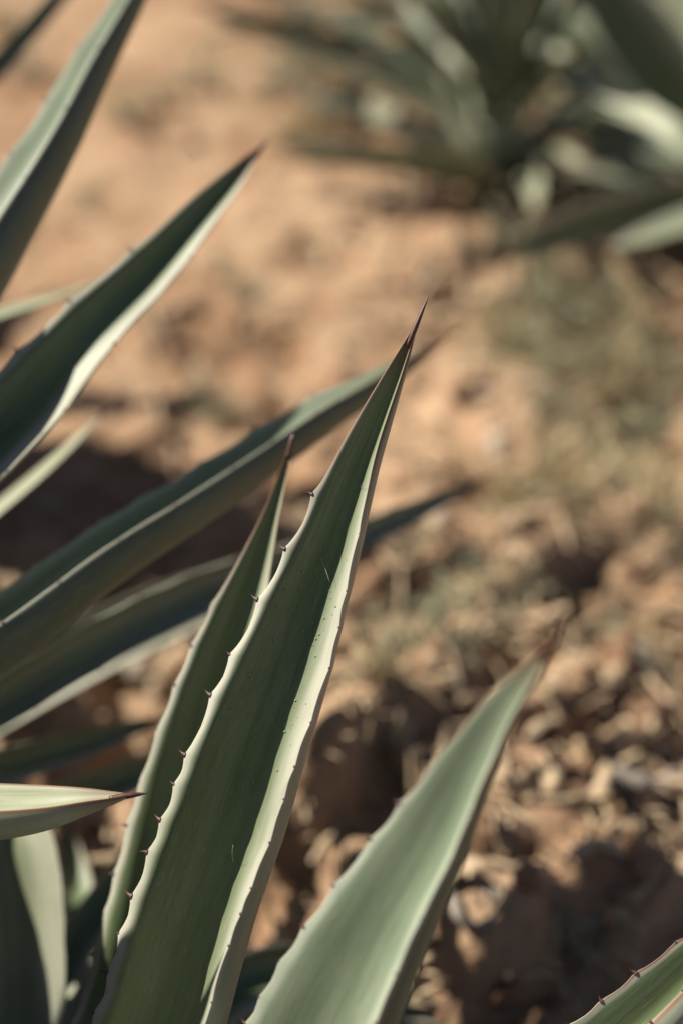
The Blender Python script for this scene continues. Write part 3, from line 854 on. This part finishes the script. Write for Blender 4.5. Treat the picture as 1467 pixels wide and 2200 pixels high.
# clods, too many to count: one object
rr = np.random.default_rng(3)
V, F = [], []
bmc = bmesh.new()
bmesh.ops.create_icosphere(bmc, subdivisions=2, radius=1.0)
c_v = np.array([v.co[:] for v in bmc.verts])
c_f = np.array([[v.index for v in f.verts] for f in bmc.faces])
Vs, Fs, off = [], [], 0
for i in range(8000):
    x, y = rr.uniform(-1.0, 1.8), 0.55 + 3.4 * rr.random() ** 1.25
    dens = 0.42 + 0.5 * x - 0.28 * (y - 1.4)
    if rr.random() > np.clip(dens, 0.12, 1.0):
        continue
    r = 0.003 + 0.015 * rr.random() ** 3.0
    q = c_v * (1 + 0.5 * (vnoise(c_v[:, 0] * 2 + i, c_v[:, 1] * 2 + c_v[:, 2] * 1.7, i) - 0.5))[:, None]
    q = q * np.array([rr.uniform(.7, 1.4), rr.uniform(.7, 1.4), rr.uniform(.5, .9)]) * r
    a = rr.uniform(0, 6.28)
    q = np.stack([q[:, 0] * math.cos(a) - q[:, 1] * math.sin(a), q[:, 0] * math.sin(a) + q[:, 1] * math.cos(a), q[:, 2]], 1)
    Vs.append(q + np.array([x, y, float(ground_height(x, y)) + r * 0.25]))
    Fs.append(c_f + off)
    off += len(c_v)
new_obj('soil_clods', mesh_from('soil_clods', np.concatenate(Vs), np.concatenate(Fs)), mat=M_CLOD, kind='stuff',
        label='crumbs and small clods of red earth strewn over the ground', cat='soil clods')

# straw and leaf litter: one object
Vs, Fs, off = [], [], 0
for i in range(14000):
    x, y = rr.uniform(-0.9, 1.6), 0.55 + 3.2 * rr.random() ** 1.3
    dens = 0.5 + 0.55 * x - 0.25 * (y - 1.4)
    if rr.random() > np.clip(dens, 0.08, 1.0):
        continue
    L = rr.uniform(0.012, 0.06) * (2.0 if rr.random() < .08 else 1)
    w = rr.uniform(0.001, 0.004) * (2.2 if rr.random() < .12 else 1)
    a = rr.uniform(0, 6.28)
    tilt = rr.normal(0, 0.35)
    d = np.array([math.cos(a), math.sin(a), 0])
    sd = np.array([-math.sin(a), math.cos(a), 0])
    z0 = float(ground_height(x, y)) + 0.006 + abs(tilt) * L * 0.4
    bend = rr.normal(0, 0.35)
    P = []
    for k in (-.5, -.17, .17, .5):
        c = np.array([x, y, z0]) + d * L * k + sd * L * bend * (k * k) + np.array([0, 0, tilt * L * k - 0.15 * L * k * k])
        ww = w * (1 - 1.2 * abs(k) ** 2)
        P += [c - sd * ww, c + np.array([0, 0, w * 0.7]), c + sd * ww]
    Vs.append(np.array(P))
    f = []
    for k in range(3):
        b = k * 3 + off
        f += [(b, b + 1, b + 4, b + 3), (b + 1, b + 2, b + 5, b + 4)]
    Fs += f
    off += 12
new_obj('dry_litter', mesh_from('dry_litter', np.concatenate(Vs), Fs), mat=M_STRAW, kind='stuff',
        label='bits of dry straw and leaf litter scattered over the soil', cat='litter')

# pale stones one can pick out
for i, (px, py, s, lab) in enumerate([
        (1375, 1422, 0.030, 'pale rounded stone lying alone among straw and clods'),
        (1062, 1908, 0.013, 'small whitish stone on a lit ridge of soil beside the broad leaf'),
        (935, 1115, 0.026, 'pale pebble just past the tip of the thin drooping leaf'),
        (1075, 968, 0.026, 'flat cream stone in the open soil among weeds'),
        (1040, 850, 0.018, 'little buff stone half sunk in sunlit soil'),
        (300, 1460, 0.022, 'orange-buff stone glimpsed under the long low leaves')]):
    g = ground_at(px, py)
    z = float(ground_height(g[0], g[1]))
    g = ground_at(px, py, z)
    o = new_obj('stone', rock_mesh('stone', 50 + i), mat=M_STONE, label=lab, cat='stone', group='pale stones on the soil')
    o.location = (g[0], g[1], float(ground_height(g[0], g[1])) + s * 0.3)
    o.scale = (s, s, s)
    o.rotation_euler = (0, 0, rg.uniform(0, 6))

# larger clods of earth
CL = [rock_mesh('earth_clod', 90 + k, 0.7, 3.2) for k in range(4)]
for m in CL:
    m.materials.append(M_CLOD)
k = 0
for (px, py, s) in [(rg.uniform(700, 1460), rg.uniform(1230, 2180), rg.choice([.012, .014, .018, .022, .028])) for _ in range(30)]:
    g = ground_at(px, py)
    o = new_obj('earth_clod', CL[k % 4], label={1: 'small crumbly lump of red-brown earth on broken ground', 2: 'fist-sized rough lump of red-brown earth on broken ground'}[1 if s < .025 else 2], cat='clod', group='lumps of earth on the broken ground')
    o.location = (g[0], g[1], float(ground_height(g[0], g[1])) + s * 0.1)
    o.scale = (s, s * 0.85, s * 0.7)
    o.rotation_euler = (rg.uniform(-.3, .3), rg.uniform(-.3, .3), rg.uniform(0, 6))
    k += 1


# weeds
def weed_mesh(seed, n, height, spread, leaf, blade=False):
    q = random.Random(seed)
    V, F = [], []
    for i in range(n):
        a = q.uniform(0, 6.283)
        tilt = q.uniform(0.15, 1.25)
        h = height * q.uniform(0.5, 1.0)
        d = np.array([math.cos(a) * math.sin(tilt), math.sin(a) * math.sin(tilt), math.cos(tilt)])
        root = np.array([q.gauss(0, spread * 0.1), q.gauss(0, spread * 0.1), 0])
        bend = np.array([q.uniform(-.3, .3), q.uniform(-.3, .3), -0.35 * math.sin(tilt)])
        pt = lambda t: root + d * h * t + bend * h * t * t
        sd = np.cross(d, [q.uniform(-1, 1), q.uniform(-1, 1), 0.6])
        sd /= np.linalg.norm(sd) + 1e-9
        b = len(V)
        ws = 0.0012 if not blade else 0.0022
        for t in (0, .35, .7, 1.0):
            w = ws * (1 - 0.75 * t)
            V += [pt(t) - sd * w, pt(t) + sd * w]
        for j in range(3):
            F.append((b + 2 * j, b + 2 * j + 1, b + 2 * j + 3, b + 2 * j + 2))
        if blade:
            continue
        for j in range(q.randint(4, 8)):
            t = q.uniform(0.25, 1.0)
            p = pt(t)
            la = q.uniform(0, 6.283)
            ld = np.array([math.cos(la), math.sin(la), q.uniform(-.2, .9)])
            ld /= np.linalg.norm(ld)
            ls = np.cross(ld, [q.uniform(-.5, .5), q.uniform(-.5, .5), 1])
            ls /= np.linalg.norm(ls)
            L = leaf * q.uniform(.6, 1.3)
            nn = np.cross(ld, ls)
            b = len(V)
            V += [p, p + ld * L * .4 - ls * L * .24, p + ld * L * .45 + nn * L * .06, p + ld * L * .4 + ls * L * .24, p + ld * L - nn * L * .08]
            F += [(b, b + 1, b + 2), (b, b + 2, b + 3), (b + 1, b + 4, b + 2), (b + 2, b + 4, b + 3)]
    return mesh_from('weed', V, F, smooth=False)


WEEDS = [weed_mesh(1, 30, .11, .10, .012), weed_mesh(2, 38, .14, .14, .011), weed_mesh(3, 24, .08, .12, .010)]
DRYW = [weed_mesh(4, 60, .14, .10, .02, True), weed_mesh(5, 44, .10, .14, .02, True)]
for m in WEEDS:
    m.materials.append(M_WEED)
for m in DRYW:
    m.materials.append(M_WEED_DRY)
spots = [(1150, 660, 1.2), (1230, 700, 1.4), (1300, 760, 1.3), (1100, 740, 1.0), (1210, 800, 1.3), (1330, 860, 1.1), (1400, 920, 1.2), (1180, 880, 1.0), (1280, 930, 1.0), (1420, 760, 1.4), (1130, 590, 1.3),
         (880, 1530, .9), (930, 1500, .8), (830, 1500, .7), (870, 1240, .8), (980, 1360, .8), (1060, 1340, .8), (1320, 1060, .9), (1440, 1150, .9), (1130, 1090, .8),
         (590, 200, 1.4), (640, 170, 1.5), (420, 190, 1.2), (330, 240, 1.1), (270, 280, 1.0), (700, 200, 1.3), (480, 880, .8), (440, 860, .7), (520, 620, .7), (190, 430, .8), (60, 170, 1.1),
         (1260, 250, 2.2), (1200, 220, 2.0), (1300, 300, 2.0), (1250, 2080, .7), (1180, 2050, .6), (1340, 1390, .8)]


def weed_label(px, py):
    if px > 1180 and py < 320:
        return 'tall olive weed growing under the long pale agave leaf'
    if px < 760 and py < 320:
        return 'low grey-green weed on the smooth sand behind the agaves'
    if px < 760:
        return 'sparse little weed on bare soil beside the fanned leaves'
    if py < 960:
        return 'grey-green weed in the thick patch in front of the compact agave'
    if py < 1200:
        return 'small weed on the straw-strewn soil past the thick weed patch'
    if py < 1600:
        return 'pale grey-green weed on the broken ground by the low broad leaf'
    return 'small weed in the shaded hollow of the broken ground'


for i, (px, py, s) in enumerate(spots):
    g = ground_at(px, py)
    o = new_obj('weed', WEEDS[i % 3], label=weed_label(px, py), cat='weed', group='grey-green weeds on the soil')
    o.location = (g[0], g[1], float(ground_height(g[0], g[1])) - .004)
    o.scale = (s, s, s)
    o.rotation_euler = (0, 0, rg.uniform(0, 6))
for i, (px, py, s) in enumerate([*[(rg.uniform(1040, 1460), rg.uniform(600, 1120), rg.uniform(.7, 1.3)) for _ in range(14)], (1080, 700, 1.0), (1260, 620, 1.0), (1360, 680, 1.1), (1160, 960, .8), (1380, 1010, .9), (1060, 1180, .7), (1220, 1150, .8), (760, 1180, .6), (690, 270, 1.1), (640, 290, 1.0), (20, 60, 1.3), (1400, 1340, .9), (1270, 1330, .7), (1020, 1420, .7), (820, 1650, .7)]):
    g = ground_at(px, py)
    o = new_obj('dry_grass_tuft', DRYW[i % 2], label='tuft of dry yellow grass on the smooth sand behind the agaves' if py < 320 else 'tuft of dry grass mixed into the thick weed patch' if py < 1000 else 'tuft of dry straw-yellow grass on the broken ground', cat='grass tuft', group='dry grass tufts on the soil')
    o.location = (g[0], g[1], float(ground_height(g[0], g[1])) - .004)
    o.scale = (s, s, s)
    o.rotation_euler = (0, 0, rg.uniform(0, 6))


# dry stalks and twigs lying about
def stalk(p0, p1, r, mat, label, lift0=0.01, lift1=0.01, bend=0.02, cat='twig'):
    a, b = ground_at(*p0), ground_at(*p1)
    a[2] = float(ground_height(a[0], a[1])) + lift0
    b[2] = float(ground_height(b[0], b[1])) + lift1
    sd = np.cross(b - a, [0, 0, 1.0])
    sd /= np.linalg.norm(sd)
    P = [a * (1 - k) + b * k + sd * bend * math.sin(k * 3.1) + np.array([0, 0, 0.25 * bend * math.sin(k * 6)]) for k in np.linspace(0, 1, 12)]
    rr_ = [r * (1 - 0.35 * k) * (1 + 0.18 * math.sin(k * 23)) for k in np.linspace(0, 1, 12)]
    o = tube('dry_stalk', [p - a for p in P], rr_, mat, None, 8, label=label, cat=cat, group='dry stalks lying on the soil')
    o.location = a


stalk((1262, 1820), (1228, 1650), .010, M_STRAW, 'thick pale dry stalk lying upright on the litter', .012, .02)
stalk((1160, 1830), (1110, 1770), .008, M_STRAW, 'short pale stalk end poking from the soil', .01, .03)
stalk((1300, 1735), (1440, 1700), .012, M_TWIG, 'thick grey weathered stick half buried in litter', .012, .012)
stalk((1290, 1660), (1390, 1590), .007, M_STRAW, 'slanting straw-coloured stalk below the clods', .01, .02)
for i in range(22):
    x_, y_ = rg.uniform(960, 1440), rg.uniform(1420, 2040)
    a_, l_ = rg.uniform(0, 3.14), rg.uniform(50, 150)
    stalk((x_, y_), (x_ + l_ * math.cos(a_), y_ - l_ * math.sin(a_) * 0.8), rg.uniform(.002, .005), M_STRAW, 'thin pale dry stalk lying across the broken ground', .012, rg.uniform(.012, .035), rg.uniform(-.015, .015))
stalk((960, 2040), (1050, 2090), .006, M_TWIG, 'grey twig in the shaded hollow beside the broad leaf', .01, .012)
stalk((720, 440), (980, 455), .009, M_TWIG, 'long grey dead leaf stalk in front of the compact agave', .02, .03)
